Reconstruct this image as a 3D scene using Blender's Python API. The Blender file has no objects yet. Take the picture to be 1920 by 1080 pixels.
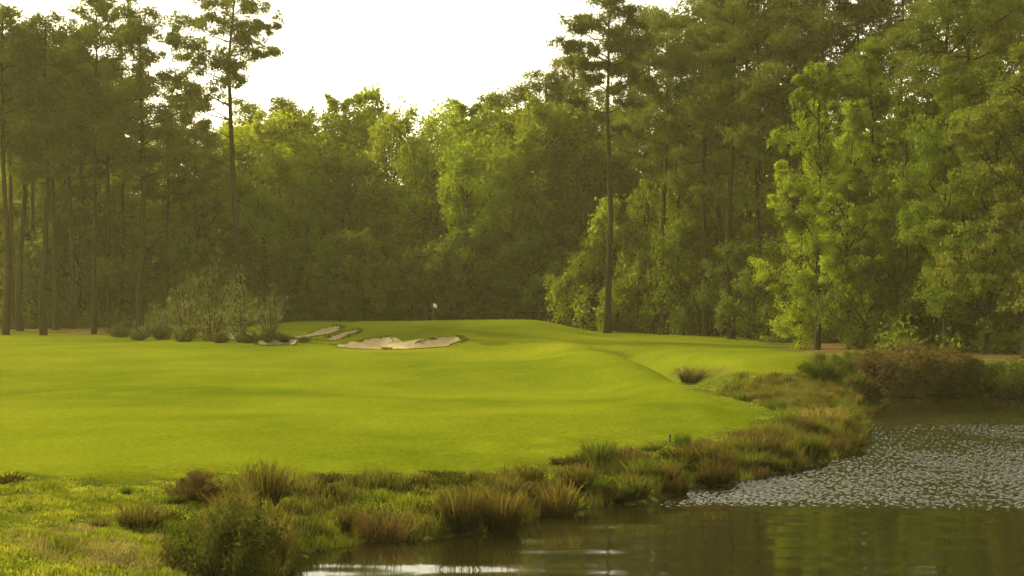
import bpy, math, random
import numpy as np
from mathutils import Vector
R=math.radians
S=bpy.context.scene; COL=S.collection
F=3045.0; CH=6.0; YH=540.0

# ------------------------------------------------------------ small maths
def sstep(a,b,x):
    t=np.clip((x-a)/(b-a),0,1); return t*t*(3-2*t)
_tab=np.random.default_rng(3).random((256,256))
def vn(x,y,s,seed=0):
    x=np.asarray(x,float)/s+seed*17.3; y=np.asarray(y,float)/s+seed*9.1
    xi=np.floor(x).astype(int); yi=np.floor(y).astype(int); fx=x-xi; fy=y-yi
    fx=fx*fx*(3-2*fx); fy=fy*fy*(3-2*fy)
    a=_tab[xi%256,yi%256]; b=_tab[(xi+1)%256,yi%256]; c=_tab[xi%256,(yi+1)%256]; d=_tab[(xi+1)%256,(yi+1)%256]
    return (a*(1-fx)+b*fx)*(1-fy)+(c*(1-fx)+d*fx)*fy
def sdpoly(P,x,y):
    x=np.asarray(x,float); y=np.asarray(y,float)
    best=np.full(x.shape,1e9); ins=np.zeros(x.shape,bool); n=len(P)
    for i in range(n):
        ax,ay=P[i]; bx,by=P[(i+1)%n]
        dx,dy=bx-ax,by-ay; L=dx*dx+dy*dy+1e-12
        t=np.clip(((x-ax)*dx+(y-ay)*dy)/L,0,1)
        best=np.minimum(best,(x-ax-t*dx)**2+(y-ay-t*dy)**2)
        c=((ay>y)!=(by>y))
        xc=ax+(y-ay)*dx/(dy if abs(dy)>1e-12 else 1e-12)
        ins^=(c&(x<xc))
    d=np.sqrt(best); return np.where(ins,d,-d)

# ------------------------------------------------------------ terrain
def wpt(px,py): d=CH*F/(py-YH); return ((px-960)*d/F,d)
shore=[wpt(*p) for p in [(540,1080),(556,1046),(600,1034),(650,1027),(700,1016),(780,1014),(860,1003),(930,1000),(985,984),(1020,966),
 (1080,957),(1140,948),(1205,943),(1260,925),(1320,912),(1400,901),(1480,886),(1545,868),(1590,852),(1622,836),(1628,815),(1618,790),(1605,765),(1592,740),
 (1640,737),(1700,743),(1760,739),(1830,744),(1920,746)]]
POND=[(-5.5,31),(-6.5,23),(-4,15),(2,9),(20,6),(60,10),(80,50),(75,86),(50,91)]
POND=shore+POND[::-1]
BUNK=[]
def zfun(x,y,bunk=True):
    x=np.asarray(x,float); y=np.asarray(y,float)
    s=-sdpoly(POND,x,y)+ (vn(x,y,1.3,1)-.5)*.9+(vn(x,y,.45,2)-.5)*.35
    z=np.where(s>0,.95*(1-np.exp(-np.maximum(s,0)/1.9)),np.maximum(-1.2,.4*s))
    z=z+(vn(x,y,1.0,15)-.4)*.24*sstep(.3,1.6,s)*(1-sstep(6,10,s))
    land=sstep(2,9,s)
    z=z+land*(.7*sstep(55,160,y)+.4*sstep(165,225,y))
    z=z+land*((vn(x,y,22,3)-.5)*1.15+(vn(x,y*1.3,8,4)-.5)*.36)*(1-.6*sstep(100,140,y))
    t=(y-67)/(119-67.); lx=10.4+(4-10.4)*t
    off=x-lx-3.6
    z=z-land*1.7*np.exp(-(off/2.5)**2)*sstep(72,88,y)*(1-sstep(112,130,y))
    z=z+land*.6*np.exp(-((off+5)/2.6)**2)*sstep(62,76,y)*(1-sstep(112,130,y))
    m=sstep(-31,-21,x)*(1-sstep(0.5,8,x+(vn(x,y,8,5)-.5)*2))*sstep(126,153,y+ (vn(x,y,7,6)-.5)*5)*(1-sstep(172,190,y))
    z=z+1.1*m
    z=z+3.2*(1-sstep(2,15,y))
    if bunk:
        for P,cy in BUNK:
            sel=(np.abs(x-P[0][0])<25)&(np.abs(y-cy)<25)
            if not np.any(sel): continue
            d=sdpoly(P,x,y)
            z=z-.34*sstep(-.1,1.4,d)
            lip=.25*sstep(cy-2,cy+2.5,y)
            z=z+np.where(d<0,lip*np.exp(np.minimum(d,0)/1.6),lip*np.exp(-np.maximum(d,0)/.35))
    return z
_ds=np.arange(26,260,.2)
def at(px,py,bunk=True):
    zr=CH-(py-YH)*_ds/F
    zz=zfun((px-960)*_ds/F,_ds,bunk)
    k=np.argmax(zr<=zz)
    if zr[k]>zz[k]: k=len(_ds)-1
    d=_ds[k]; return ((px-960)*d/F,d,float(zz[k]))
def zat(x,y): return float(zfun(np.array([x]),np.array([y]))[0])

def smooth_poly(P,n=90):
    P=np.array(P,float); m=len(P); out=[]
    for i in range(m):
        p0,p1,p2,p3=P[i-1],P[i],P[(i+1)%m],P[(i+2)%m]
        for t in np.linspace(0,1,n//m+1)[:-1]:
            out.append(.5*((2*p1)+(-p0+p2)*t+(2*p0-5*p1+4*p2-p3)*t*t+(-p0+3*p1-3*p2+p3)*t**3))
    return np.array(out)
bpx=[[(545,635),(575,631),(605,624),(632,616),(641,619),(626,628),(600,632),(565,637)],
     [(590,641),(620,636),(650,629),(672,624),(668,630),(645,636),(610,642)],
     [(630,651),(650,645),(672,645),(700,640),(730,638),(742,646),(766,649),(796,643),(830,639),(862,637),(863,645),(830,651),(780,654),(700,655)],
     [(478,645),(515,642),(560,642),(548,647),(505,648)],
     [(426,633),(446,628),(474,632),(460,638),(438,638)],
     [(895,647.5),(925,646),(964,645),(955,647),(925,648.5)]]
bworld=[]
for P in bpx:
    W=[at(a,b,False)[:2] for a,b in P]
    W=smooth_poly(W,120)
    W=W+np.column_stack([(vn(W[:,0],W[:,1],.9,51)-.5)*.5,(vn(W[:,0],W[:,1],.9,52)-.5)*.6])
    bworld.append(W)
for W in bworld:
    BUNK.append(([tuple(p) for p in W[::2]],float(W[:,1].mean())))

FW_px=[(-260,876),(0,886),(150,895),(340,902),(480,892),(640,882),(800,886),(900,880),(1000,872),(1080,860),(1180,845),(1300,828),(1400,802),(1432,786),(1425,767),(1370,747),(1310,731),(1262,714),
 (1268,694),(1310,688),(1380,694),(1440,706),(1500,713),(1526,698),(1515,676),(1470,660),(1440,648),(1425,638)]
FW=[at(a,b,False)[:2] for a,b in FW_px]+[(22,150),(14,160),(5,172),(-24,176),(-28,150),(-32,146),(-60,160),(-120,160),(-120,60)]

# ------------------------------------------------------------ mesh helpers
def mesh_np(name,V,Fc,smooth=False):
    V=np.asarray(V,np.float32); Fc=np.asarray(Fc,np.int32); k=Fc.shape[1]
    me=bpy.data.meshes.new(name)
    me.vertices.add(len(V)); me.vertices.foreach_set('co',V.ravel())
    me.loops.add(Fc.size); me.loops.foreach_set('vertex_index',Fc.ravel())
    me.polygons.add(len(Fc)); me.polygons.foreach_set('loop_start',np.arange(0,Fc.size,k,dtype=np.int32))
    me.update(calc_edges=True); me.validate()
    if smooth: me.polygons.foreach_set('use_smooth',np.ones(len(me.polygons),bool))
    return me
class MB:
    def __init__(s): s.v=[]; s.f=[]; s.n=0
    def add(s,V,Fc):
        s.v.append(np.asarray(V,float)); s.f.append(np.asarray(Fc,int)+s.n); s.n+=len(V); return s
    def mesh(s,name,smooth=False): return mesh_np(name,np.concatenate(s.v),np.concatenate(s.f),smooth)
def unit(rng,n):
    v=rng.normal(size=(n,3)); return v/np.linalg.norm(v,axis=1)[:,None]
def tube(P,Rr,n=6):
    P=np.asarray(P,float); Rr=np.asarray(Rr,float); m=len(P)
    T=np.gradient(P,axis=0); T/=np.linalg.norm(T,axis=1)[:,None]+1e-9
    ref=np.array([1,0.13,0.]) if abs(T[0][2])>.6 else np.array([0,0.05,1.])
    A=np.cross(T,ref); A/=np.linalg.norm(A,axis=1)[:,None]+1e-9; B=np.cross(T,A)
    a=np.arange(n)/n*2*np.pi
    V=P[:,None]+Rr[:,None,None]*(A[:,None]*np.cos(a)[None,:,None]+B[:,None]*np.sin(a)[None,:,None])
    idx=np.arange(m*n).reshape(m,n)
    i0=idx[:-1]; i1=idx[1:]
    q=np.stack([i0,np.roll(i0,-1,1),np.roll(i1,-1,1),i1],-1).reshape(-1,4)
    return V.reshape(-1,3),q
def clump_pts(C,r,k,flat,rng,g=.5):
    C=np.asarray(C,float); r=np.asarray(r,float)
    u=np.clip(rng.normal(size=(len(C)*k,3))*g,-1.5,1.5); u[:,2]*=flat
    return np.repeat(C,k,0)+u*np.repeat(r,k)[:,None]
def leaves(C,L,W,rng,bias=(0,0,0)):
    n=len(C); d=unit(rng,n)+np.array(bias); d/=np.linalg.norm(d,axis=1)[:,None]
    s=np.cross(d,unit(rng,n)); s/=np.linalg.norm(s,axis=1)[:,None]+1e-9
    sc=(.6+.8*rng.random(n))[:,None]
    nn=np.cross(d,s)*W*.25*sc
    V=np.stack([C-d*L/2*sc,C+s*W/2*sc+nn,C+d*L/2*sc,C-s*W/2*sc+nn],1).reshape(-1,3)
    return V,np.arange(4*n).reshape(n,4)

# ------------------------------------------------------------ materials
class NT:
    def __init__(s,name):
        s.m=bpy.data.materials.new(name); s.m.use_nodes=True; s.t=s.m.node_tree; s.t.nodes.clear()
        s.out=s.n('ShaderNodeOutputMaterial')
    def n(s,typ,**k):
        o=s.t.nodes.new(typ)
        for a,b in k.items(): setattr(o,a,b)
        return o
    def l(s,a,b): s.t.links.new(a,b)
    def noise(s,vec,scale,detail=4,rough=.6):
        o=s.n('ShaderNodeTexNoise'); o.inputs['Scale'].default_value=scale; o.inputs['Detail'].default_value=detail; o.inputs['Roughness'].default_value=rough
        if vec is not None: s.l(vec,o.inputs['Vector'])
        return o.outputs['Fac']
    def ramp(s,fac,stops):
        o=s.n('ShaderNodeValToRGB'); e=o.color_ramp.elements
        while len(e)<len(stops): e.new(.5)
        for i,(p,c) in enumerate(stops): e[i].position=p; e[i].color=(*c,1)
        s.l(fac,o.inputs['Fac']); return o.outputs['Color']
    def mix(s,fac,a,b,blend='MIX'):
        o=s.n('ShaderNodeMix',data_type='RGBA',blend_type=blend)
        for v,i in ((fac,0),(a,6),(b,7)):
            if isinstance(v,(int,float)): o.inputs[i].default_value=v
            elif isinstance(v,tuple): o.inputs[i].default_value=(*v,1)
            else: s.l(v,o.inputs[i])
        return o.outputs[2]
    def math(s,op,a,b=0.0,c=None):
        o=s.n('ShaderNodeMath',operation=op)
        for i,v in enumerate((a,b,c)):
            if v is None: continue
            if isinstance(v,(int,float)): o.inputs[i].default_value=v
            else: s.l(v,o.inputs[i])
        return o.outputs[0]
    def mapr(s,v,a,b,c=0.,d=1.):
        o=s.n('ShaderNodeMapRange',interpolation_type='SMOOTHSTEP'); s.l(v,o.inputs[0])
        for i,q in zip((1,2,3,4),(a,b,c,d)): o.inputs[i].default_value=q
        return o.outputs[0]
    def mapping(s,vec,scale):
        o=s.n('ShaderNodeMapping'); o.inputs['Scale'].default_value=scale; s.l(vec,o.inputs['Vector']); return o.outputs[0]
def leaf_mat(name,c0,c1,trans,tmix=.45,nscale=.35,vlo=.75,vhi=1.25,zgrad=None):
    t=NT(name); tc=t.n('ShaderNodeTexCoord').outputs['Object']; oi=t.n('ShaderNodeObjectInfo').outputs['Random']
    f=t.noise(tc,nscale,3,.65); c=t.ramp(f,[(.32,c0),(.68,c1)])
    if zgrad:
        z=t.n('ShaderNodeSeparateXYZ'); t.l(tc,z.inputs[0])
        c=t.mix(t.mapr(z.outputs[2],zgrad[0],zgrad[1]),zgrad[2],c)  # darker bases: tan tips are stem colour, their lit look is painted in
    hs=t.n('ShaderNodeHueSaturation'); t.l(c,hs.inputs['Color'])
    t.l(t.math('MULTIPLY_ADD',oi,vhi-vlo,vlo),hs.inputs['Value'])
    r2=t.math('FRACT',t.math('MULTIPLY',oi,7.31)); t.l(t.math('MULTIPLY_ADD',r2,.028,.489),hs.inputs['Hue'])
    c=hs.outputs[0]
    d=t.n('ShaderNodeBsdfDiffuse'); t.l(c,d.inputs[0])
    tr=t.n('ShaderNodeBsdfTranslucent'); t.l(t.mix(1.0,c,trans,'MULTIPLY'),tr.inputs[0])
    m=t.n('ShaderNodeMixShader'); m.inputs[0].default_value=tmix; t.l(d.outputs[0],m.inputs[1]); t.l(tr.outputs[0],m.inputs[2])
    t.l(m.outputs[0],t.out.inputs[0]); return t.m
def bark_mat(name,c0,c1):
    t=NT(name); tc=t.n('ShaderNodeTexCoord').outputs['Object']
    f=t.noise(t.mapping(tc,(5,5,1.1)),1.5,6,.7); c=t.ramp(f,[(.3,c0),(.7,c1)])
    p=t.n('ShaderNodeBsdfDiffuse'); t.l(c,p.inputs['Color'])
    b=t.n('ShaderNodeBump'); b.inputs['Strength'].default_value=.6; b.inputs['Distance'].default_value=.05; t.l(f,b.inputs['Height']); t.l(b.outputs[0],p.inputs['Normal'])
    t.l(p.outputs[0],t.out.inputs[0]); return t.m
def plain_mat(name,c0,c1,scale=20,rough=.7):
    t=NT(name); tc=t.n('ShaderNodeTexCoord').outputs['Object']
    c=t.ramp(t.noise(tc,scale,4),[(.3,c0),(.7,c1)])
    p=t.n('ShaderNodeBsdfPrincipled'); t.l(c,p.inputs['Base Color']); p.inputs['Roughness'].default_value=rough; p.inputs['Specular IOR Level'].default_value=.2
    t.l(p.outputs[0],t.out.inputs[0]); return t.m
TR=(1.6,1.65,.7)
M={}
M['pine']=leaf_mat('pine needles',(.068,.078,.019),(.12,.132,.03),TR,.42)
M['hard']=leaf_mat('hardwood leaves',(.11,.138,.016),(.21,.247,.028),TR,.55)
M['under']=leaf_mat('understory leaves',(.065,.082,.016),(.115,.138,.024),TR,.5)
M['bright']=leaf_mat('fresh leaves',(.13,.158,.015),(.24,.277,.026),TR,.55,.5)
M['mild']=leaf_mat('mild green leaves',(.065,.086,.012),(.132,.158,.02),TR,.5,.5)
M['grey']=leaf_mat('grey willow leaves',(.11,.12,.035),(.19,.195,.065),(1.3,1.3,.9),.5,.6)
M['far']=leaf_mat('haze tinted far leaves',(.13,.148,.03),(.22,.238,.05),TR,.55,.12)  # paler leaf colour with distance haze painted in
M['bark']=bark_mat('pine bark',(.018,.014,.007),(.048,.035,.018))
M['bark2']=bark_mat('hardwood bark',(.022,.018,.010),(.055,.045,.025))
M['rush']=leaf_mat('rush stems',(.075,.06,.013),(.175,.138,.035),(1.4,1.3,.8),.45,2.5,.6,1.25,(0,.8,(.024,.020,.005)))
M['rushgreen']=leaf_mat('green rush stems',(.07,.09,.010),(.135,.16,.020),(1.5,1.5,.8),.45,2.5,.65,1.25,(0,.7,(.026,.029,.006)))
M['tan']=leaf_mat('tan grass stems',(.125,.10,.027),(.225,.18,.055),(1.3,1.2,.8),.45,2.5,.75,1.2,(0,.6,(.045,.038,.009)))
M['brownbush']=leaf_mat('brown shrub leaves',(.062,.048,.015),(.125,.092,.032),(1.3,1.1,.8),.35,1.5)
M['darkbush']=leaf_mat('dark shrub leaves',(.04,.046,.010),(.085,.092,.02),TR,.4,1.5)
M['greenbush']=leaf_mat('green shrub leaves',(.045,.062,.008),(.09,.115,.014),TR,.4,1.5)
M['rough']=leaf_mat('rough grass blades',(.085,.115,.008),(.30,.295,.038),(1.5,1.5,.6),.5,1.0,1,1)
M['sedge']=leaf_mat('bank sedge blades',(.034,.034,.006),(.185,.155,.036),(1.4,1.35,.7),.45,.9,1,1)
M['lip']=leaf_mat('bunker lip grass',(.05,.066,.007),(.12,.135,.014),(1.4,1.4,.7),.4,1.1,1,1)  # grass coloured darker to paint shade onto the back lips
M['straw']=leaf_mat('dry straw blades',(.22,.19,.055),(.36,.31,.11),(1.3,1.2,.8),.4,1,1,1)

# ------------------------------------------------------------ object helpers
def link(name,me,mat=None,parent=None):
    o=bpy.data.objects.new(name,me); COL.objects.link(o)
    if mat is not None and me is not None and not me.materials: me.materials.append(mat)
    if parent: o.parent=parent
    return o
def tag(o,label=None,cat=None,group=None,kind=None):
    if label: o['label']=label
    if cat: o['category']=cat
    if group: o['group']=group
    if kind: o['kind']=kind
    return o
def empty(name,loc,rz=0,sc=(1,1,1)):
    o=bpy.data.objects.new(name,None); COL.objects.link(o); o.location=loc; o.rotation_euler=(0,0,rz); o.scale=sc; o.empty_display_size=.5
    return o

# ------------------------------------------------------------ ground
xs=np.concatenate([[-900,-600,-400,-250,-180],np.arange(-130,-46,3.),np.arange(-46,34,.4),np.arange(34,100,3.),[120,160,250,400,600,900]])
ys=np.concatenate([np.arange(-60,22,4.),np.arange(22,26,.8),np.arange(26,60,.33),np.arange(60,115,.6),np.arange(115,170,.45),np.arange(170,240,3.),[250,280,350,500,800,1500]])
X,Y=np.meshgrid(xs,ys); Z=zfun(X,Y)
ny,nx=X.shape
V=np.stack([X,Y,Z],-1).reshape(-1,3)
idx=np.arange(nx*ny).reshape(ny,nx)
Q=np.stack([idx[:-1,:-1],idx[:-1,1:],idx[1:,1:],idx[1:,:-1]],-1).reshape(-1,4)
sd=-sdpoly(POND,X,Y); fd=sdpoly(FW,X,Y)+(vn(X,Y,2.2,8)-.5)*1.2
fw=sstep(-.35,.35,fd)
forest=sstep(-1.0,-3.0,fd+(vn(X,Y,3,9)-.5)*2)*sstep(96,106,Y)*sstep(4,10,sd)
wet=1-sstep(.1,1.1,sd+(vn(X,Y,.9,12)-.5)*.9)
gr=sstep(144,148,Y)*(1-sstep(170,173,Y))*sstep(-23,-20,X)*(1-sstep(-1,2,X))
zone=np.stack([fw,forest,wet,gr],-1).reshape(-1,4).astype(np.float32)
t=NT('course turf'); at_=t.n('ShaderNodeAttribute',attribute_name='zone'); sp=t.n('ShaderNodeSeparateColor'); t.l(at_.outputs['Color'],sp.inputs[0])
pos=t.n('ShaderNodeNewGeometry').outputs['Position']
n_big=t.noise(t.mapping(pos,(.075,.060,.05)),1,4,.55); n_mid=t.noise(t.mapping(pos,(.35,.35,.35)),1,5,.65); n_fine=t.noise(pos,5,5,.75)
fwc=t.ramp(n_big,[(.34,(.080,.112,.0035)),(.48,(.130,.157,.006)),(.62,(.188,.206,.010))])  # broad tone patches also stand in for light and shade on the rolls
fwc=t.mix(t.mapr(n_mid,.38,.72,0,.6),fwc,(.172,.184,.012))
fwc=t.mix(t.mapr(n_fine,.3,.7,.6,0),fwc,(.055,.077,.002))
wav=t.n('ShaderNodeTexWave',wave_type='BANDS',bands_direction='Y'); wav.inputs['Scale'].default_value=.05; wav.inputs['Distortion'].default_value=6; wav.inputs['Detail Scale'].default_value=.3; t.l(pos,wav.inputs['Vector'])
fwc=t.mix(t.math('MULTIPLY',wav.outputs['Fac'],.14),fwc,(.068,.10,.002))
fwc=t.mix(t.math('MULTIPLY',at_.outputs['Alpha'],.35),fwc,(.135,.165,.012))
rc=t.ramp(n_mid,[(.28,(.04,.052,.006)),(.5,(.085,.105,.010)),(.66,(.165,.16,.024))])
rc=t.mix(t.mapr(n_fine,.35,.7,.5,0),rc,(.032,.042,.007))
fo=t.ramp(n_mid,[(.3,(.06,.040,.014)),(.7,(.15,.10,.04))])
wc=t.ramp(t.noise(pos,2.2,4),[(.38,(.025,.020,.007)),(.56,(.05,.05,.009)),(.70,(.20,.21,.03))])
c=t.mix(sp.outputs[0],rc,fwc); c=t.mix(sp.outputs[1],c,fo); c=t.mix(sp.outputs[2],c,wc)
p=t.n('ShaderNodeBsdfDiffuse'); t.l(c,p.inputs['Color'])
b=t.n('ShaderNodeBump'); b.inputs['Strength'].default_value=.9; b.inputs['Distance'].default_value=.09; t.l(n_fine,b.inputs['Height']); t.l(b.outputs[0],p.inputs['Normal'])
t.l(p.outputs[0],t.out.inputs[0]); M['turf']=t.m
fc=fd.reshape(-1)[Q].mean(1)>0
def submesh(name,sel):
    q=Q[sel]; u,inv=np.unique(q.ravel(),return_inverse=True)
    me=mesh_np(name,V[u],inv.reshape(-1,4),True)
    a=me.attributes.new('zone','FLOAT_COLOR','POINT'); a.data.foreach_set('color',zone[u].ravel()); return me
tag(link('fairway',submesh('fairway',fc),M['turf']),'broad sunlit yellow green mown fairway rising to the putting green','fairway',kind='structure')
tag(link('ground',submesh('ground',~fc),M['turf']),'rough bank and brown forest floor around the fairway and pond','ground',kind='structure')

# ------------------------------------------------------------ pond: real waves
t=NT('pond water'); wa=t.n('ShaderNodeAttribute',attribute_name='ripple')
p=t.n('ShaderNodeBsdfPrincipled'); p.inputs['Base Color'].default_value=(.014,.013,.003,1); p.inputs['IOR'].default_value=1.36
t.l(t.math('MULTIPLY_ADD',wa.outputs['Fac'],.08,.055),p.inputs['Roughness'])
t.l(p.outputs[0],t.out.inputs[0])
gx=np.concatenate([[-14,-11,-9],np.arange(-7,2.0,.2),np.arange(2.0,26,.036),np.arange(26,40,.4),np.arange(40,97,3.)]); gy=np.concatenate([[2,6,10,15,20,25],np.arange(28,42,.2),np.arange(42,79,.055),np.arange(79,101,.8)])
GX,GY=np.meshgrid(gx,gy); rw=np.random.default_rng(8)
wob=(vn(GX,GY,9,60)-.5)*4+(vn(GX,GY,3,61)-.5)*1.6
rm=sstep(42.2,45.4,GY+wob*.45)*(1-sstep(70,79,GY+wob))*(.65+.35*sstep(.3,.6,vn(GX,GY*.6,5,62)*.55+vn(GX,GY*.45,1.6,63)*.45))
fine=((GX>2.0)&(GX<26)&(GY>42)&(GY<79)).astype(float); fine2=((GX>-7)&(GX<38)&(GY>28)&(GY<95)).astype(float)
rough=np.zeros_like(GX); calm=np.zeros_like(GX)
for i in range(40):
    lam=.11*(.36/.11)**rw.random(); th=rw.normal(1.45,.8); kk=2*math.pi/lam; ph=rw.random()*6.28
    rough+=np.sin(kk*(GX*math.cos(th)+GY*math.sin(th))+ph)/kk
for i in range(10):
    lam=rw.uniform(.7,2.2); th=rw.normal(1.5,.3); kk=2*math.pi/lam; ph=rw.random()*6.28
    calm+=np.sin(kk*(GX*math.cos(th)+GY*math.sin(th))+ph)/kk
GZ=fine*rough*.098*rm+fine2*calm*.0038
nyw,nxw=GX.shape; ii=np.arange(nyw*nxw).reshape(nyw,nxw)
me=mesh_np('pond',np.stack([GX,GY,GZ],-1).reshape(-1,3),np.stack([ii[:-1,:-1],ii[:-1,1:],ii[1:,1:],ii[1:,:-1]],-1).reshape(-1,4),True)
a=me.attributes.new('ripple','FLOAT','POINT'); a.data.foreach_set('value',rm.ravel().astype(np.float32))
tag(link('water',me,t.m),'dark pond water with a glittering wind ruffled patch','water',kind='structure')

# ------------------------------------------------------------ bunkers
M['sand']=plain_mat('bunker sand',(.27,.205,.09),(.38,.30,.15),1.2,.95)
blab=['pale curved sand bunker highest on the left shoulder of the green','narrow tongue shaped sand bunker just below the highest left one','largest scalloped sand bunker in front of the putting green','thin pale sandy scrape beside the grey shrubs left of the bunkers','small pale sand patch half hidden behind the grey shrubs']
for W,lb in zip(bworld,blab):
    cen=W.mean(0); rings=[0.02,.2,.4,.6,.75,.88,.96]; n=len(W); vv=[]
    for r in rings:
        Pp=cen+(W-cen)*r; vv.append(np.column_stack([Pp,zfun(Pp[:,0],Pp[:,1])+.07]))
    ii=np.arange(len(rings)*n).reshape(-1,n)
    q=np.stack([ii[:-1],np.roll(ii[:-1],-1,1),np.roll(ii[1:],-1,1),ii[1:]],-1).reshape(-1,4)
    vv=np.concatenate(vv); zc=vv[:,2].mean()
    vv=vv-np.array([cen[0],cen[1],zc])
    ob=link('sand_bunker',mesh_np('sand_bunker',vv,q,True),M['sand']); ob.location=(cen[0],cen[1],zc)
    tag(ob,lb,'bunker')

# ------------------------------------------------------------ tree generators
def gen_pine(seed,H=30,cs=.55,spread=3.6,nl=26,explicit=None,path=None,k=92,rb=.28):
    r=np.random.default_rng(seed); tr=MB(); br=MB(); C=[];Rr=[]
    zt=np.linspace(0,H*.97,12)
    if path is None:
        wx=np.cumsum(r.normal(0,.10,12)); wy=np.cumsum(r.normal(0,.10,12)); wx-=wx[0]; wy-=wy[0]
    else:
        wx=np.interp(zt,[a for a,b in path],[b for a,b in path]); wy=np.cumsum(r.normal(0,.06,12)); wy-=wy[0]
    P=np.column_stack([wx,wy,zt]); P[0,2]=-.5
    rad=rb*(1-.8*(zt/H)**1.1); rad[0]*=1.35
    tr.add(*tube(P,rad,9))
    def tp(z): return np.array([np.interp(z,zt,wx),np.interp(z,zt,wy),z])
    def limb(z0,end,rd):
        a=tp(z0); e=np.array(end); mid=(a+e)/2+np.array([0,0,-.12*np.linalg.norm(e-a)*r.random()])+r.normal(0,.15,3)
        q=[a,a*.7+mid*.3,mid,mid*.45+e*.55+r.normal(0,.1,3),e]
        br.add(*tube(q,[rd,rd*.85,rd*.6,rd*.45,rd*.2],5)); return np.array(q)
    if explicit:
        for (dx,z,rr) in explicit:
            dy=r.uniform(-2.2,2.2); z0=min(H*.95,max(H*.5,z-abs(dx)*.35-.3))
            q=limb(z0,(dx,dy,z),.075)
            for j in range(10):
                C.append(np.array([dx,dy,z])+r.normal(0,1,3)*np.array([.70,.66,.26])*rr); Rr.append(rr*r.uniform(.26,.56))
            C.append(q[3]+r.normal(0,.25,3)); Rr.append(rr*.4)
    else:
        for i in range(nl):
            u=(i+r.random()*.7)/nl; z0=H*(cs+(.97-cs)*u)
            L=spread*(.45+.6*math.sin(math.pi*(.22+.66*u)))*r.uniform(.45,1.25); az=i*2.4+r.normal(0,.5)
            rise=L*r.uniform(.0,.55)
            e=tp(z0)+np.array([math.cos(az)*L,math.sin(az)*L,rise]); q=limb(z0,e,.03+.016*L)
            for j in range(5+int(L)):
                f=r.uniform(.45,1.1); c=q[0]*(1-f)+e*f+r.normal(0,1,3)*np.array([.55,.55,.32])
                C.append(c); Rr.append(r.uniform(.4,1.0))
        for j in range(8): C.append(tp(H*.97)+r.normal(0,1,3)*np.array([.7,.7,.6])); Rr.append(r.uniform(.5,.9))
    for j in range(6):
        z0=H*r.uniform(.3,cs); az=r.random()*6.28; L=r.uniform(.5,1.6)
        limb(z0,tp(z0)+np.array([math.cos(az)*L,math.sin(az)*L,r.uniform(-.3,.3)]),.03)
    pts=clump_pts(C,Rr,k,.75,r,.52)
    return {'trunk':(tr.mesh('pine trunk',True),'bark'),'branches':(br.mesh('pine branches',True),'bark'),'crown':(MB().add(*leaves(pts,.40,.10,r,(0,0,.5))).mesh('pine crown'),'pine')},H
def gen_hard(seed,H=22,W=4.6,z0=.12,nl=19,ns=9,k=90,L=.34,Wd=.20,mat='hard',flat=1.0,droop=0,lob=(1.4,2.7),rad0=.3,rad1=1.1,p=.9,tr_r=.0105):
    r=np.random.default_rng(seed); tr=MB(); br=MB()
    zt=np.linspace(0,H*.9,10); wx=np.cumsum(r.normal(0,.18,10)); wy=np.cumsum(r.normal(0,.18,10)); wx-=wx[0]; wy-=wy[0]
    P=np.column_stack([wx,wy,zt]); P[0,2]=-.5
    rad=(tr_r*H)*(1-.88*(zt/(H*.9))); rad[0]*=1.4; tr.add(*tube(P,rad,8))
    C=[];Rr=[]
    for i in range(nl):
        u=(i+r.random())/nl; z=H*(z0+(.96-z0)*u)
        env=W*math.sin(math.pi*(.16+.80*u)**p)
        az=i*2.399+r.normal(0,.6); rr=env*r.uniform(rad0,rad1)
        lc=np.array([np.interp(z,zt,wx)+math.cos(az)*rr,np.interp(z,zt,wy)+math.sin(az)*rr,z])
        lr=r.uniform(*lob)*(1 if u<.85 else .75)
        zs=max(H*.12,z-rr*.8-.6); a=np.array([np.interp(zs,zt,wx),np.interp(zs,zt,wy),zs])
        mid=(a+lc)/2+r.normal(0,.25,3); rd=.03+.012*lr*2
        br.add(*tube([a,mid,lc],[rd*1.3,rd,rd*.5],5))
        for j in range(ns):
            v=unit(r,1)[0]*np.array([1,1,flat]); f=r.uniform(.3,1.25); sc=lc+v*lr*f
            sc[2]-=droop*r.random()*lr
            C.append(sc); Rr.append(lr*r.uniform(.25,.55))
            if j%2==0: br.add(*tube([lc,(lc+sc)/2+r.normal(0,.1,3),sc],[rd*.5,rd*.35,rd*.15],4))
    pts=clump_pts(C,Rr,k,flat*1.1,r,.54)
    return {'trunk':(tr.mesh('hardwood trunk',True),'bark2'),'branches':(br.mesh('hardwood branches',True),'bark2'),'crown':(MB().add(*leaves(pts,L,Wd,r,(0,0,-.3))).mesh('hardwood crown'),mat)},H
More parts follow.
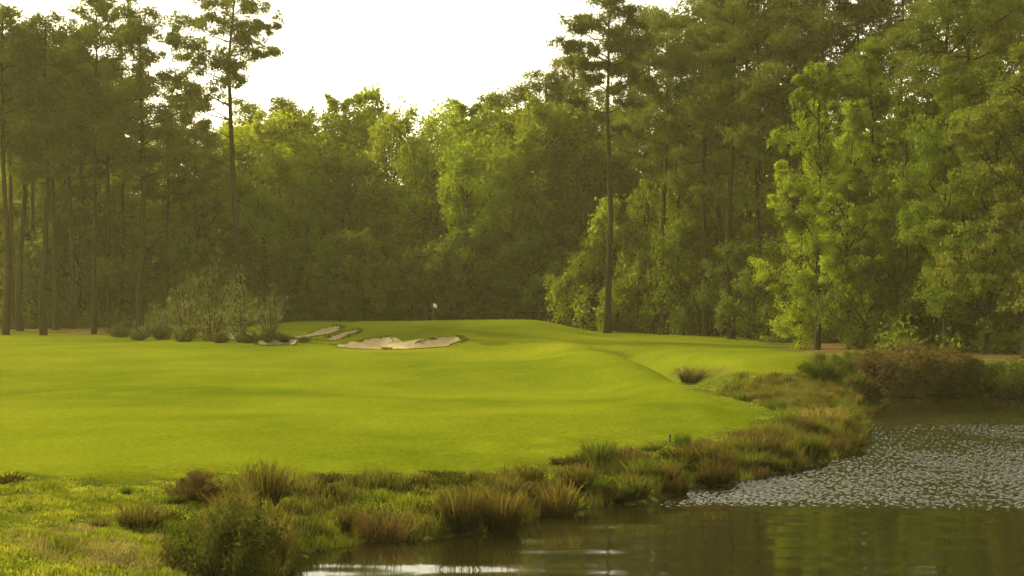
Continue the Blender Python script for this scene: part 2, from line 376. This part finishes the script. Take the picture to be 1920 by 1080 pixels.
def gen_shrub(seed,H=6,W=3,n=26,k=160,L=.30,Wd=.07,mat='grey',low=.15,flat=.8,cr=(.12,.24),hv=.4):
    r=np.random.default_rng(seed); st=MB(); C=[];Rr=[]
    for i in range(n):
        az=r.random()*6.28; f=r.random()**.6; h=H*r.uniform(hv,1.05)*(1-.35*f); e=np.array([math.cos(az)*W*f,math.sin(az)*W*f,h])
        b0=np.array([math.cos(az),math.sin(az),0])*.25*f*W*.4+np.array([0,0,-.15]); m=(b0+e)/2+np.array([0,0,h*.12])+r.normal(0,.08*W*.3,3)
        st.add(*tube([b0,m,e],[.016*H*.5,.010*H*.5,.004*H*.5],5))
        for f2 in np.linspace(low,1.02,6):
            q=(b0*(1-f2)**2+2*m*f2*(1-f2)+e*f2**2); C.append(q+r.normal(0,.07*W,3)); Rr.append(W*r.uniform(*cr))
    pts=clump_pts(C,Rr,k//6,flat,r,.6); pts=pts[pts[:,2]>0.02]
    return {'stems':(st.mesh('shrub stems',True),'bark2'),'foliage':(MB().add(*leaves(pts,L,Wd,r,(0,0,.5))).mesh('shrub foliage'),mat)},H
def gen_tuft(seed,n=320,H=1.2,r0=.22,spread=.55,w=.022,curve=.5):
    r=np.random.default_rng(seed)
    a=r.random(n)*6.283; rr=r0*np.sqrt(r.random(n)); base=np.column_stack([np.cos(a)*rr,np.sin(a)*rr,np.full(n,-.08)])
    a2=a+r.normal(0,.7,n); out=np.column_stack([np.cos(a2),np.sin(a2),np.zeros(n)]); side=np.column_stack([-np.sin(a2),np.cos(a2),np.zeros(n)])
    th=r.random(n)*3.14; side=side*np.cos(th)[:,None]+out*np.sin(th)[:,None]
    h=H*(.25+.75*r.random(n)); sp=spread*(rr/r0*.7+.3)*r.uniform(.2,1.2,n); rows=[]
    for tt,ww in ((0,1),(.4,.9),(.75,.6),(1,.12)):
        pz=h*(tt-curve*.35*tt**2.5); c=base+out*(sp*tt**1.8)[:,None]; c[:,2]+=pz
        rows.append(np.stack([c-side*w*ww/2,c+side*w*ww/2],1))
    Vv=np.stack(rows,1).reshape(-1,3); o=np.arange(n)[:,None]*8
    q=np.concatenate([o+np.array([[2*k,2*k+1,2*k+3,2*k+2]]) for k in range(3)],0)
    return MB().add(Vv,q)

def place(name,var,loc,rz,sc,label,cat,group=None,mats=None):
    parts,H=var; e=empty(name,loc,rz,sc); tag(e,label,cat,group)
    for pn,(me,mk) in parts.items():
        if not me.materials: me.materials.append(M[mk])
        o=bpy.data.objects.new(pn,me); COL.objects.link(o); o.parent=e
        if mats and pn in mats:
            o.material_slots[0].link='OBJECT'; o.material_slots[0].material=M[mats[pn]]
    return e
rt=random.Random(5)
def tree(name,var,px,d,top,wf,label,cat='tree',group=None,rz=None,mats=None):
    x=(px-960)*d/F; z=zat(x,d); h=CH+(YH-top)*d/F-z; s=h/var[1]
    return place(name,var,(x,d,z-.05),rt.random()*6.28 if rz is None else rz,(s*wf,s*wf,s),label,cat,group,mats)

k=.0498
def ex(lst,tx,base): return [((a-tx)*k,(base-b)*k,r*k) for a,b,r in lst]
hero1=gen_pine(11,32,.55,explicit=ex([(440,-12,34),(395,8,34),(475,12,30),(355,40,30),(410,48,30),(455,45,26),(488,52,22),(335,78,24),(380,88,34),(470,90,34),(500,96,20),(345,112,26),(400,118,30),(440,128,26),(350,160,30),(385,168,28),(445,158,24),(375,195,26),(350,185,22),(372,228,16),(460,68,20)],447,620),
   path=[(0,0),(6.5,-.05),(16,-.6),(25,-.95),(29,-.6),(32,-.3)],k=104,rb=.36)
hero2=gen_pine(12,31,.6,explicit=ex([(1140,10,26),(1110,28,28),(1165,25,26),(1085,52,26),(1130,52,28),(1180,50,26),(1200,70,20),(1070,82,24),(1105,88,26),(1150,85,28),(1190,98,24),(1090,118,20),(1170,122,22),(1125,118,18),(1195,140,18),(1160,160,16),(1105,150,15),(1085,185,14),(1178,190,16),(1120,215,11),(1165,240,10)],1138,622),k=100,rb=.34)
pines=[gen_pine(21,30,.50,3.5,24),gen_pine(22,30,.58,3.9,22),gen_pine(23,30,.46,3.3,27),gen_pine(24,30,.60,4.2,22),gen_pine(25,30,.40,3.4,29)]
hards=[gen_hard(31),gen_hard(32,22,4.2,.15),gen_hard(33,22,5.2,.10),gen_hard(34,22,3.8,.08),gen_hard(35,22,4.8,.2,18)]
unders=[gen_hard(41,10,3.6,.05,14,8,80,.30,.17,'under',1,0,(1.0,1.8)),gen_hard(42,10,3.0,.03,14,8,80,.30,.17,'under',1,0,(.9,1.7)),gen_hard(43,10,4.2,.05,15,8,80,.30,.17,'under',1,0,(1.0,1.9))]
feath=[gen_hard(51,24,5.0,.15,25,12,100,.26,.13,'bright',.55,.9,(1.0,2.4),.15,1.3,1.1,.013),gen_hard(52,24,4.6,.08,24,12,100,.26,.13,'bright',.55,1.0,(1.0,2.3),.15,1.35,1.25),gen_hard(53,24,5.4,.22,24,12,100,.26,.13,'bright',.55,.9,(1.1,2.5),.15,1.3,1.0),gen_hard(54,24,5.6,.16,25,12,100,.26,.13,'bright',.5,.8,(1.0,2.4),.15,1.4,.8)]
tree('pine_tree',hero1,447,153,-22,1,'tall leaning pine with tiered dark crown standing alone against the bright sky','pine tree',rz=0)
tree('pine_tree',hero2,1138,151,0,1,'slender bare trunked pine with small open crown standing right of the green','pine tree',rz=0)
L=[(-70,150,20,0),(-25,158,40,1),(10,148,28,1),(22,166,70,3),(38,158,48,0),(52,176,110,3),(64,170,95,3),(82,148,22,2),(105,160,85,1),(120,178,130,3),(135,164,60,1),(155,172,110,3),(176,150,-6,3),(203,170,120,3),(228,174,150,3),(262,146,8,2),(318,172,215,1),(372,176,230,0)]
words=['first','second','third','fourth','fifth','sixth','seventh','eighth','ninth','tenth','eleventh','twelfth','thirteenth','fourteenth','fifteenth','sixteenth','seventeenth','eighteenth']
vis=0
for px,d,top,v in L:
    if px<0: lb,g='pine at the outer edge of the left stand, only its boughs in frame','pines off the left edge'
    elif px==262: lb,g='tall straight pine at the right end of the left stand',None
    elif px==318: lb,g='shorter pine between the left stand and the leaning pine',None
    elif px==372: lb,g='shorter pine right behind the wispy grey shrubs',None
    elif px==176: lb,g='thin pale left stand pine reaching the frame top, near the stand\'s right end',None
    else: vis+=1; lb,g=f'dark straight pine in the left stand, {words[vis-1]} trunk from the left edge of the picture',None
    tree('pine_tree',pines[v],px,d,top,1.1 if px!=176 else .8,lb,'pine tree',g)
HB='olive green hardwood filling the wood behind the left pines'; HBg='hardwoods behind the left pines'
for i,px in enumerate(range(-70,480,54)):
    tree('hardwood_tree',hards[i%5],px+rt.uniform(-12,12),rt.uniform(180,198),rt.uniform(170,245) if px<200 else rt.uniform(212,245),rt.uniform(1.0,1.3),HB,'tree',HBg,None,{'crown':'bright'} if i%2 else None)  # every second crown brighter, hazy light painted into its leaf colour
for i,px in enumerate(range(-20,250,45)):
    tree('understory_tree',unders[i%3],px+rt.uniform(-12,12),rt.uniform(174,180),rt.uniform(320,430),rt.uniform(.9,1.2),'low green tree showing between the bare trunks of the left pines','tree','understory trees behind the left pines')
sky=[(505,205),(540,205),(590,215),(645,176),(690,164),(735,195),(782,243),(835,196),(885,186),(940,172)]
names={690:'highest pale green hardwood at the left of the notch in the skyline',645:'light green hardwood next left of the highest one behind the green',735:'hardwood sloping down into the notch in the skyline',782:'lower hardwood at the bottom of the notch in the skyline',835:'rounded hardwood immediately right of the notch in the skyline',885:'second hardwood right of the notch in the skyline',940:'hardwood against the first dark pines right of the skyline notch',505:'hardwood whose top shows just right of the leaning pine',540:'hardwood behind the flat dark pine crown left of the green',590:'lower hardwood left of the two highest pale ones'}
for i,(px,top) in enumerate(sky):
    tree('hardwood_tree',hards[(i*2)%5],px,rt.uniform(184,196),top,rt.uniform(1.0,1.2),names[px],'tree',None,None,{'crown':'bright'} if px in (645,690,505,835) else None)
tree('pine_tree',pines[3],528,200,192,1.5,'flat dark pine crown just above the wood left of the highest hardwoods','pine tree')
for px,top,d,v,lb in [(975,165,186,0,'short pine beginning the rise of the skyline toward the right'),(1025,132,184,2,'pine on the rising skyline between the notch and the slender bare pine'),(1070,108,182,4,'pine just left of the slender bare trunked pine')]:
    tree('pine_tree',pines[v],px,d,top,1.2,lb,'pine tree')
for px,top,v,lb in [(985,195,0,'tall hardwood crowding the short pine on the rising skyline'),(1025,180,2,'tall hardwood two left of the slender bare trunked pine'),(1068,175,4,'tall hardwood next left of the slender bare trunked pine'),(1112,200,1,'tall hardwood straight behind the slender bare trunked pine'),(1160,190,2,'tall hardwood next right of the slender bare trunked pine'),(1205,165,0,'tall hardwood two right of the slender bare trunked pine')]:
    tree('hardwood_tree',hards[v],px,rt.uniform(176,182),top,rt.uniform(.9,1.05),lb,mats={'crown':'mild'} if px>1100 else None)
MB_='mid height leafy hardwood in the unbroken wood behind the putting green'; MBg='hardwoods behind the green'
for i,px in enumerate(range(490,1240,48)):
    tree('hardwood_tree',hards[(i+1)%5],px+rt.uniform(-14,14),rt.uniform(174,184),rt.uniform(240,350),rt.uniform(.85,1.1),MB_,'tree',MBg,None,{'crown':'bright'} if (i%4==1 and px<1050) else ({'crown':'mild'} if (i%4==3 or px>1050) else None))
UB='shaded understory tree along the dark foot of the wood behind the green'; UBg='understory trees behind the green'
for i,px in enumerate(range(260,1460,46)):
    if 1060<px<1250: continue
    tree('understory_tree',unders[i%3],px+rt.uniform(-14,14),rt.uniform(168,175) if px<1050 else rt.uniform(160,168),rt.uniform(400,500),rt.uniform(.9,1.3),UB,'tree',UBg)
tree('hardwood_tree',unders[2],1135,162,392,.9,'small rounded light green tree directly behind the slender bare trunked pine','tree',mats={'crown':'hard'})
tree('hardwood_tree',unders[1],1228,160,430,.9,'small light green tree right of the slender bare trunked pine','tree',mats={'crown':'hard'})
Rp=[(1205,162,18,0),(1248,156,34,1),(1322,152,4,4),(1352,158,-15,2),(1372,146,-30,1),(1398,150,-10,3),(1425,147,-40,0),(1480,142,-60,2),(1545,140,-40,4),(1610,140,-70,1),(1690,138,-60,4),(1768,112,-70,3),(1815,116,-50,1),(1850,135,-20,2),(1905,128,-10,0),(1960,125,-60,1)]
for i,(px,d,top,v) in enumerate(Rp):
    lb=f'tall dark pine in the right stand, {words[i]} from its left end' if px!=1768 else 'thickest dark pine trunk among the leafy trees behind the far bank'
    tree('pine_tree',pines[v],px,d,top,1.1,lb,'pine tree')
RB='shaded hardwood filling between the tall pines of the right stand'; RBg='hardwoods among the right pines'
for i,px in enumerate(range(1262,2000,54)):
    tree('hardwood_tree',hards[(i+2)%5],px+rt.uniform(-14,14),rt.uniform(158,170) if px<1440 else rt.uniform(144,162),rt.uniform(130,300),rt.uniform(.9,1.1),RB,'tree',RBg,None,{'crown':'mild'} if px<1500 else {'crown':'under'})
tree('hardwood_tree',unders[0],1282,154,400,.8,'leafy tree standing in front of the trunks two places right of the slender bare pine','tree',None,None,{'crown':'mild'})
for i,px in enumerate(range(1420,2000,52)):
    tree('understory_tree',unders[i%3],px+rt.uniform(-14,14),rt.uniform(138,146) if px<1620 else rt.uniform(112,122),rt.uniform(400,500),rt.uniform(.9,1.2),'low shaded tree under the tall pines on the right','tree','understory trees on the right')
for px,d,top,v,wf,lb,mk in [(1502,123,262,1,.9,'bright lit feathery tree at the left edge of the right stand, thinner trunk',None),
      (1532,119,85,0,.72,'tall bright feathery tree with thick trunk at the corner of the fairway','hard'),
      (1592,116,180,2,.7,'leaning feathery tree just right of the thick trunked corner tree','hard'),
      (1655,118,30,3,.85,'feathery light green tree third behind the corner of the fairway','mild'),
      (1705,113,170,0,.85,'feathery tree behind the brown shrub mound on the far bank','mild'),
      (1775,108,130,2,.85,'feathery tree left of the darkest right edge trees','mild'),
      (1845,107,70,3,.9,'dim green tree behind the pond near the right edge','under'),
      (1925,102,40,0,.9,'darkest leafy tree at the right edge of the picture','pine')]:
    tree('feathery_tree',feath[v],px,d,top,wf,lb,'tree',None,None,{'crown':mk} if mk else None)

# stuff: far wood and undergrowth
r=np.random.default_rng(77); C=[];Rr=[]
for i in range(620):
    px=r.uniform(-400,1500); d=r.uniform(205,240); x=(px-960)*d/F; C.append((x,d,r.uniform(.5,17.5 if px>260 else 20))); Rr.append(r.uniform(1.6,3))
for i in range(340):
    px=r.uniform(1210,2300); d=r.uniform(168,190); x=(px-960)*d/F; C.append((x,d,r.uniform(.5,24 if px>1400 else 20))); Rr.append(r.uniform(1.6,3))
C=np.array(C); C[:,2]+=2
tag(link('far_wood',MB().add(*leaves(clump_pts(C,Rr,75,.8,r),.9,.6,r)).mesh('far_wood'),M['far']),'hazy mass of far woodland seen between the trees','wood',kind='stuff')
C=[];Rr=[]
for i in range(420):
    px=r.uniform(-150,1470); d=r.uniform(166,176); x=(px-960)*d/F
    if -26<x<4 and d<172: d+=8; x=(px-960)*d/F
    C.append((x,d,r.uniform(.1,2.2)*r.random())); Rr.append(r.uniform(.6,1.4))
for i in range(300):
    px=r.uniform(1440,2100); d=r.uniform(106,134) if px>1640 else r.uniform(136,146); x=(px-960)*d/F; C.append((x,d,r.uniform(.1,2.2)*r.random())); Rr.append(r.uniform(.5,1.2))
C=np.array(C); C[:,2]+=zfun(C[:,0],C[:,1])
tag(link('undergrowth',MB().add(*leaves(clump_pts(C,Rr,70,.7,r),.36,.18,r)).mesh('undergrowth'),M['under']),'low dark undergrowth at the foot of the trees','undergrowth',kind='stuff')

# ------------------------------------------------------------ shrubs left of the bunkers
shr=[gen_shrub(61,6,2.6,22,84,.24,.08,cr=(.10,.28),hv=.25),gen_shrub(62,6,2.9,24,84,.24,.08,cr=(.10,.28),hv=.25),gen_shrub(63,6,2.2,20,84,.24,.08,cr=(.10,.28),hv=.25)]
def plant(name,var,px,py,hpx,wf,label,cat,group=None,mats=None):
    x,y,z=at(px,py); h=hpx*y/F; s=h/var[1]
    return place(name,var,(x,y,z-.03),rt.random()*6.28,(s*wf,s*wf,s),label,cat,group,mats)
plant('wispy_shrub',shr[1],396,640,188,.8,'tallest wispy grey green shrub in front of the left pines','shrub')
plant('wispy_shrub',shr[0],312,636,84,1.0,'broad grey shrub left of the tallest wispy one','shrub')
plant('wispy_shrub',shr[2],508,640,118,.9,'grey shrub leaning toward the bunkers right of the tallest wispy one','shrub')
plant('wispy_shrub',shr[0],350,640,140,.7,'grey shrub tucked between the broad one and the tallest one','shrub')
plant('wispy_shrub',shr[2],452,642,118,.8,'grey shrub between the tallest one and the leaning one','shrub')
plant('wispy_shrub',shr[1],276,632,66,.9,'leftmost grey shrub beside the last pine of the left stand','shrub')
bush=[gen_shrub(71,2,1.6,26,480,.15,.06,'brownbush',.05,.8),gen_shrub(72,2,1.5,26,480,.14,.05,'darkbush',.05,.9),gen_shrub(73,2,1.3,26,480,.14,.05,'greenbush',.05,.9),gen_shrub(74,2,1.5,40,480,.13,.06,'brownbush',.05,.9,(.10,.20),.82)]
for px,py,h,w,v,lb in [(500,641,24,1.1,1,'low dark bush at the left tip of the sandy scrape'),(465,643,22,1.2,1,'low dark bush under the grey shrubs'),(528,642,18,1.3,0,'small brown tuft bush between the scrape and the upper bunker'),(258,638,18,1.3,1,'low dark bush at the foot of the last left pine'),
    (345,641,28,1.2,1,'rounded dark bush at the foot of the broad grey shrub'),(415,643,20,1.2,0,'little brown bush at the foot of the tallest wispy shrub'),(570,642,12,1.6,1,'flat dark bush on the lip below the upper bunker'),(302,637,28,1.2,2,'low green bush under the leftmost grey shrub'),(225,632,24,1.6,1,'low dark bush between the two rightmost trunks of the left stand'),
    (1700,742,92,1.3,3,'big rounded brown shrub mound on the far bank of the pond'),(1775,740,82,1.0,3,'second brown shrub mound overlapping the biggest one on its right'),(1828,742,62,1.3,1,'low dark shrub on the far bank right of the brown mounds'),(1905,746,74,1.1,1,'dark shrub at the water edge by the right frame edge'),(1548,729,70,1.0,2,'spiky dark green shrub at the point where the fairway meets the pond'),(1605,700,46,1.3,2,'green shrub below the leaning feathery tree'),(1868,734,52,1.0,0,'tan brown shrub between the two dark ones on the far bank'),(1632,738,56,1.0,1,'dark shrub filling the bank left of the big brown mound'),
    (432,1094,160,.85,1,'large dark bush at the bottom of the picture beside the corner of the pond'),(375,934,46,1.2,0,'dark brown mound on the fairway lip left of the tallest rush spike')]:
    plant('low_shrub',bush[v],px,py,h,w,lb,'shrub')

# ------------------------------------------------------------ rush clumps
tf=[gen_tuft(81,260,1.2,.30,.45,.03,.5),gen_tuft(82,320,1.2,.40,.6,.03,.8),gen_tuft(83,170,1.2,.18,.4,.03,.3),gen_tuft(84,340,.6,.36,.42,.03,.9)]
hh=[1.2,1.2,1.2,.6]
tmesh={}
def tuft(px,py,hpx,wf,v,mk,label,group=None,name='rush_clump',cat='rush clump',pos=None):
    key=(v,mk)
    if key not in tmesh:
        me=tf[v].mesh('rush clump'); me.materials.append(M[mk]); tmesh[key]=me
    x,y,z=at(px,py) if pos is None else pos
    s=hpx*y/F/hh[v]*1.15
    o=bpy.data.objects.new(name,tmesh[key]); COL.objects.link(o); o.location=(x,y,z-.02); o.rotation_euler=(rt.uniform(-.1,.1),rt.uniform(-.1,.1),rt.random()*6.28); o.scale=(s*wf,s*wf,s)
    return tag(o,label,cat,group)
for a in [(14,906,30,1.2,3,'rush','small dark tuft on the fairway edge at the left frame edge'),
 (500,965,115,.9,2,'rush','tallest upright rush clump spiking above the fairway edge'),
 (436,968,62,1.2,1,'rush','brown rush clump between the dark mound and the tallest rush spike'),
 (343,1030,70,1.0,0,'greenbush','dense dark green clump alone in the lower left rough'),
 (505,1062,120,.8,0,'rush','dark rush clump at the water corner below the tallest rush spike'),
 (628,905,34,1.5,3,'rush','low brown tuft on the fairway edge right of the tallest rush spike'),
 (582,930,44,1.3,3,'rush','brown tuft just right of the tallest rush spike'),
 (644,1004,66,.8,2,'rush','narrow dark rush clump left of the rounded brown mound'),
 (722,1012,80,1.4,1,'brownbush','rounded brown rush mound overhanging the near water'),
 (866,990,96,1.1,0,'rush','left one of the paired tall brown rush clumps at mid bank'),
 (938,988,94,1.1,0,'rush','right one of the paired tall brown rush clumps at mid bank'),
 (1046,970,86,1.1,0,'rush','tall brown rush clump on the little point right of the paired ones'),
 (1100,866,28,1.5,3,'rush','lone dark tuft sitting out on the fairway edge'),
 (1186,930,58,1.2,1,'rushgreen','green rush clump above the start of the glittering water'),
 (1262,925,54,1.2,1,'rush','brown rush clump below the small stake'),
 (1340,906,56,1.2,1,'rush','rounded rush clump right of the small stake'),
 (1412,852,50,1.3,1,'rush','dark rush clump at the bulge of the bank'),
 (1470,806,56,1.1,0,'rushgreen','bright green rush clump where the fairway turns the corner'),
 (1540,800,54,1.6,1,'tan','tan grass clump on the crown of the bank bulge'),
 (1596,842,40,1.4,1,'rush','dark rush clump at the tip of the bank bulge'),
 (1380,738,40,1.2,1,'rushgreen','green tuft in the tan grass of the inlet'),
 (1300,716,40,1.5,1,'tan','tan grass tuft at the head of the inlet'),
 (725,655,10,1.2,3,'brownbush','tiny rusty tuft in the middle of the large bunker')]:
    tuft(*a[:7])
shw=np.array(shore); seg=np.linalg.norm(np.diff(shw,axis=0),axis=1); cum=np.concatenate([[0],np.cumsum(seg)])
def shpt(u): u=u*cum[-1]; return np.array([np.interp(u,cum,shw[:,0]),np.interp(u,cum,shw[:,1])])
cnt=0
zones=[('near',.0,.33,'low brown rush tuft in the dense near fringe below the fairway','near fringe rush tufts'),('bulge',.33,.62,'mixed rush tuft in the fringe along the glittering water','bulge fringe rush tufts'),('inlet',.62,1,'small rush tuft on the far bank of the pond','far bank rush tufts')]
tries=0
while cnt<275 and tries<9000:
    tries+=1
    u=rt.random()**1.15; p=shpt(u); ang=rt.random()*6.28; rad=rt.random()*6.0
    x=p[0]+math.cos(ang)*rad; y=p[1]+math.sin(ang)*rad
    s=-float(sdpoly(POND,np.array([x]),np.array([y]))[0]); fdd=float(sdpoly(FW,np.array([x]),np.array([y]))[0])
    if s<.1 or fdd>-.1 or s>5.5 or y<33: continue
    dens=float(vn(np.array([x]),np.array([y]),1.8,21)[0])
    if dens<.32: continue
    zz=[z for z in zones if z[1]<=u<=z[2]][0]
    mk='tan' if (y>62 and rt.random()<.3) else rt.choice(['rush','rush','rush','rushgreen','rushgreen','brownbush','greenbush'])
    v=rt.choice([0,0,1,1,3,3]); hm=rt.uniform(.3,.95)*(1.15 if s<2.5 else .85)
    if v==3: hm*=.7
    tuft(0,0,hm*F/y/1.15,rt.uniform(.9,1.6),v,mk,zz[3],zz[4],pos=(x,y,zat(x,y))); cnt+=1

# ------------------------------------------------------------ rough grass and bank sedge
r=np.random.default_rng(90)
def scat(n,xa,xb,ya,yb): return r.uniform(xa,xb,n),r.uniform(ya,yb,n)
def blades(name,x,y,h,w,mat,label,cat,lmax=.9):
    n=len(x); z=zfun(x,y); a=r.random(n)*6.283; lean=r.uniform(.1,lmax,n)*h
    base=np.column_stack([x,y,z-.02]); sd_=np.column_stack([np.cos(a),np.sin(a),a*0])*w[:,None]; ln=np.column_stack([np.cos(a*2.3),np.sin(a*2.3),a*0])*lean[:,None]
    mid=base+ln*.35; mid[:,2]+=h*.55; tip=base+ln; tip[:,2]+=h
    Vv=np.stack([base-sd_,base+sd_,mid+sd_*.75,mid-sd_*.75,tip],1).reshape(-1,3); o5=(np.arange(n)*5)[:,None]
    Fc=np.concatenate([o5+np.array([[0,1,2]]),o5+np.array([[0,2,3]]),o5+np.array([[3,2,4]])])
    tag(link(name,mesh_np(name,Vv,Fc),mat),label,cat,kind='stuff')
x1,y1=scat(170000,-16,0,26,47); x2,y2=scat(170000,-7,26,36,97); x=np.concatenate([x1,x2]); y=np.concatenate([y1,y2])
s=-sdpoly(POND,x,y); fdd=sdpoly(FW,x,y)+(vn(x,y,2.2,8)-.5)*1.2
lump=vn(x,y,.9,30)*.6+vn(x,y,.35,31)*.4
keep=(s>.05)&(fdd<.15)&(s<16)&(r.random(len(x))<.15+1.2*lump)&(np.abs(x)<y*.40)
x=x[keep];y=y[keep];lump=lump[keep];s=s[keep]; fdd=fdd[keep]; n=len(x)
h=(.03+.19*np.clip(lump-.33,0,1)*r.uniform(.5,1.3,n)+.2*np.exp(-s/2.6)*r.random(n))*np.clip(.35-fdd*1.2,.25,1)
blades('rough_grass',x,y,h,.009+.009*r.random(n)+.0002*y,M['rough'],'lumpy unmown yellow green grass on the pond bank','grass')
bx=[];by=[]
for W in bworld[:5]:
    m=3000; i=r.integers(0,len(W),m); j=(i+1)%len(W); f=r.random(m)[:,None]; Pm=W[i]*(1-f)+W[j]*f; cen=W.mean(0); dr=Pm-cen; dr/=np.linalg.norm(dr,axis=1)[:,None]
    Pm=Pm+dr*r.uniform(-.12,.55,m)[:,None]; Pm=Pm[(Pm[:,1]>cen[1]-.3)|(r.random(m)<.10)]; bx.append(Pm[:,0]); by.append(Pm[:,1])
bx=np.concatenate(bx); by=np.concatenate(by); n=len(bx)
blades('bunker_lip_grass',bx,by,r.uniform(.06,.20,n),.02+.02*r.random(n),M['lip'],'dark fringe of longer grass on the lips of the bunkers','grass')
x,y=scat(430000,-7,27,32,98)
s=-sdpoly(POND,x,y); fdd=sdpoly(FW,x,y)+(vn(x,y,2.2,8)-.5)*1.2
lump=vn(x,y,1.6,70)*.5+vn(x,y,.5,71)*.5
keep=(s>.0)&(fdd<-.25)&(s<6.5)&(r.random(len(x))<np.clip((lump-.30)*3.4,0,1))&(np.abs(x)<y*.40)&(r.random(len(x))<np.where(s>4.5,.35,1))
x=x[keep];y=y[keep];lump=lump[keep];s=s[keep];fdd=fdd[keep];n=len(x)
h=(.07+1.1*np.clip(lump-.35,0,.45)*r.uniform(.6,1.4,n)+.22*np.exp(-s/1.5)*r.random(n))*np.clip(-fdd*.6,.3,1)
blades('bank_sedge',x,y,h,.009+.010*r.random(n)+.00015*y,M['sedge'],'thick brown olive sedge covering the bank between the rush clumps','sedge',.7)
n=6500; ang=r.random(n)*6.283; rr=np.sqrt(r.random(n)); x=-8.2+1.8*rr*np.cos(ang)+(r.random(n)-.5)*.6; y=32.8+1.8*rr*np.sin(ang)
kp=vn(x,y,.6,80)*.6+vn(x,y,.25,81)*.4>.42; x=x[kp]; y=y[kp]; n=len(x)
blades('dry_grass',x,y,r.uniform(.05,.16,n),.008+.01*r.random(n),M['straw'],'dry straw coloured grass patch at the bottom left of the rough','grass',1.2)

# ------------------------------------------------------------ flagstick and stake
M['white']=plain_mat('flag cloth',(.80,.78,.70),(.88,.86,.80),8,.8); M['pole']=plain_mat('pole paint',(.35,.3,.18),(.45,.4,.25),8,.5)
fd_=165.; fx=(812-960)*fd_/F; fz=zat(fx,fd_)
e=empty('flagstick',(fx,fd_,fz)); tag(e,'thin flagstick with small white flag standing on the putting green','flagstick')
link('pole',MB().add(*tube([(0,0,-.1),(0,0,.9),(0,0,1.75),(0,0,1.77)],[.018,.016,.012,.002],10)).mesh('pole',True),M['pole'],e)
gu,gv=np.meshgrid(np.linspace(0,1,12),np.linspace(0,1,7)); fxx=.015-gu*.02+gu*.38; fzz=1.74-.36*gv-.12*gu; fyy=.07*np.sin(gu*5)*gu
ii=np.arange(84).reshape(7,12)
link('flag',mesh_np('flag',np.stack([fxx,fyy,fzz],-1).reshape(-1,3),np.stack([ii[:-1,:-1],ii[:-1,1:],ii[1:,1:],ii[1:,:-1]],-1).reshape(-1,4),True),M['white'],e)
x,y,z=at(1256,828); M['stake']=plain_mat('stake wood',(.03,.022,.015),(.06,.045,.03),15,.8)
e=empty('marker_stake',(x,y,z)); tag(e,'short dark wooden stake at the fairway edge above the bank','stake')
link('post',MB().add(*tube([(0,0,-.1),(0,0,.16),(0,0,.17)],[.032,.035,.03],8)).mesh('post',True),M['stake'],e)
link('cap',MB().add(*tube([(0,0,.17),(0,0,.18),(0,0,.22),(0,0,.235),(0,0,.236)],[.03,.042,.042,.028,.001],8)).mesh('cap',True),M['stake'],e)

# ------------------------------------------------------------ light, sky, haze, camera
AZ,EL=-58,32
sv=Vector((math.sin(R(AZ))*math.cos(R(EL)),math.cos(R(AZ))*math.cos(R(EL)),math.sin(R(EL))))
ld=bpy.data.lights.new('sun','SUN'); ld.energy=5.0; ld.angle=R(.6); ld.color=(1,.86,.54)
lo=bpy.data.objects.new('sun',ld); COL.objects.link(lo); lo.rotation_euler=(-sv).to_track_quat('-Z','Y').to_euler(); lo.location=(-40,40,60)
w=bpy.data.worlds.new('World'); S.world=w; w.use_nodes=True; nt=w.node_tree; bg=nt.nodes['Background']
sk=nt.nodes.new('ShaderNodeTexSky'); sk.sky_type='NISHITA'; sk.sun_disc=False; sk.sun_elevation=R(EL); sk.sun_rotation=R(AZ); sk.dust_density=3; sk.air_density=1.0; sk.ozone_density=.5
hsv=nt.nodes.new('ShaderNodeHueSaturation'); hsv.inputs['Saturation'].default_value=.4
mx=nt.nodes.new('ShaderNodeMix'); mx.data_type='RGBA'; mx.blend_type='MULTIPLY'; mx.inputs[0].default_value=1; mx.inputs[7].default_value=(3.1,2.78,1.9,1)
nt.links.new(sk.outputs[0],hsv.inputs['Color']); nt.links.new(hsv.outputs[0],mx.inputs[6]); nt.links.new(mx.outputs[2],bg.inputs[0]); bg.inputs[1].default_value=.15
t=NT('golden haze'); vs=t.n('ShaderNodeVolumeScatter'); vs.inputs['Color'].default_value=(1,.91,.40,1); vs.inputs['Density'].default_value=.00025; vs.inputs['Anisotropy'].default_value=.3
t.l(vs.outputs[0],t.out.inputs['Volume'])
bxs=[(-500,-100,-8),(500,-100,-8),(500,420,-8),(-500,420,-8),(-500,-100,140),(500,-100,140),(500,420,140),(-500,420,140)]
ob=link('sky',mesh_np('sky',bxs,[(0,3,2,1),(4,5,6,7),(0,1,5,4),(1,2,6,5),(2,3,7,6),(3,0,4,7)]),t.m)  # added box that only carries the haze volume; the world draws the sky
tag(ob,'added box of thin golden haze enclosing the whole scene','sky',kind='structure')
cd=bpy.data.cameras.new('camera'); cd.sensor_width=36; cd.lens=36*F/1920; cd.clip_end=4000; cd.clip_start=.5
co=bpy.data.objects.new('camera',cd); COL.objects.link(co); co.location=(0,0,CH); co.rotation_euler=(R(90),0,0); S.camera=co
S.view_settings.view_transform='Standard'; S.view_settings.look='None'; S.view_settings.exposure=0
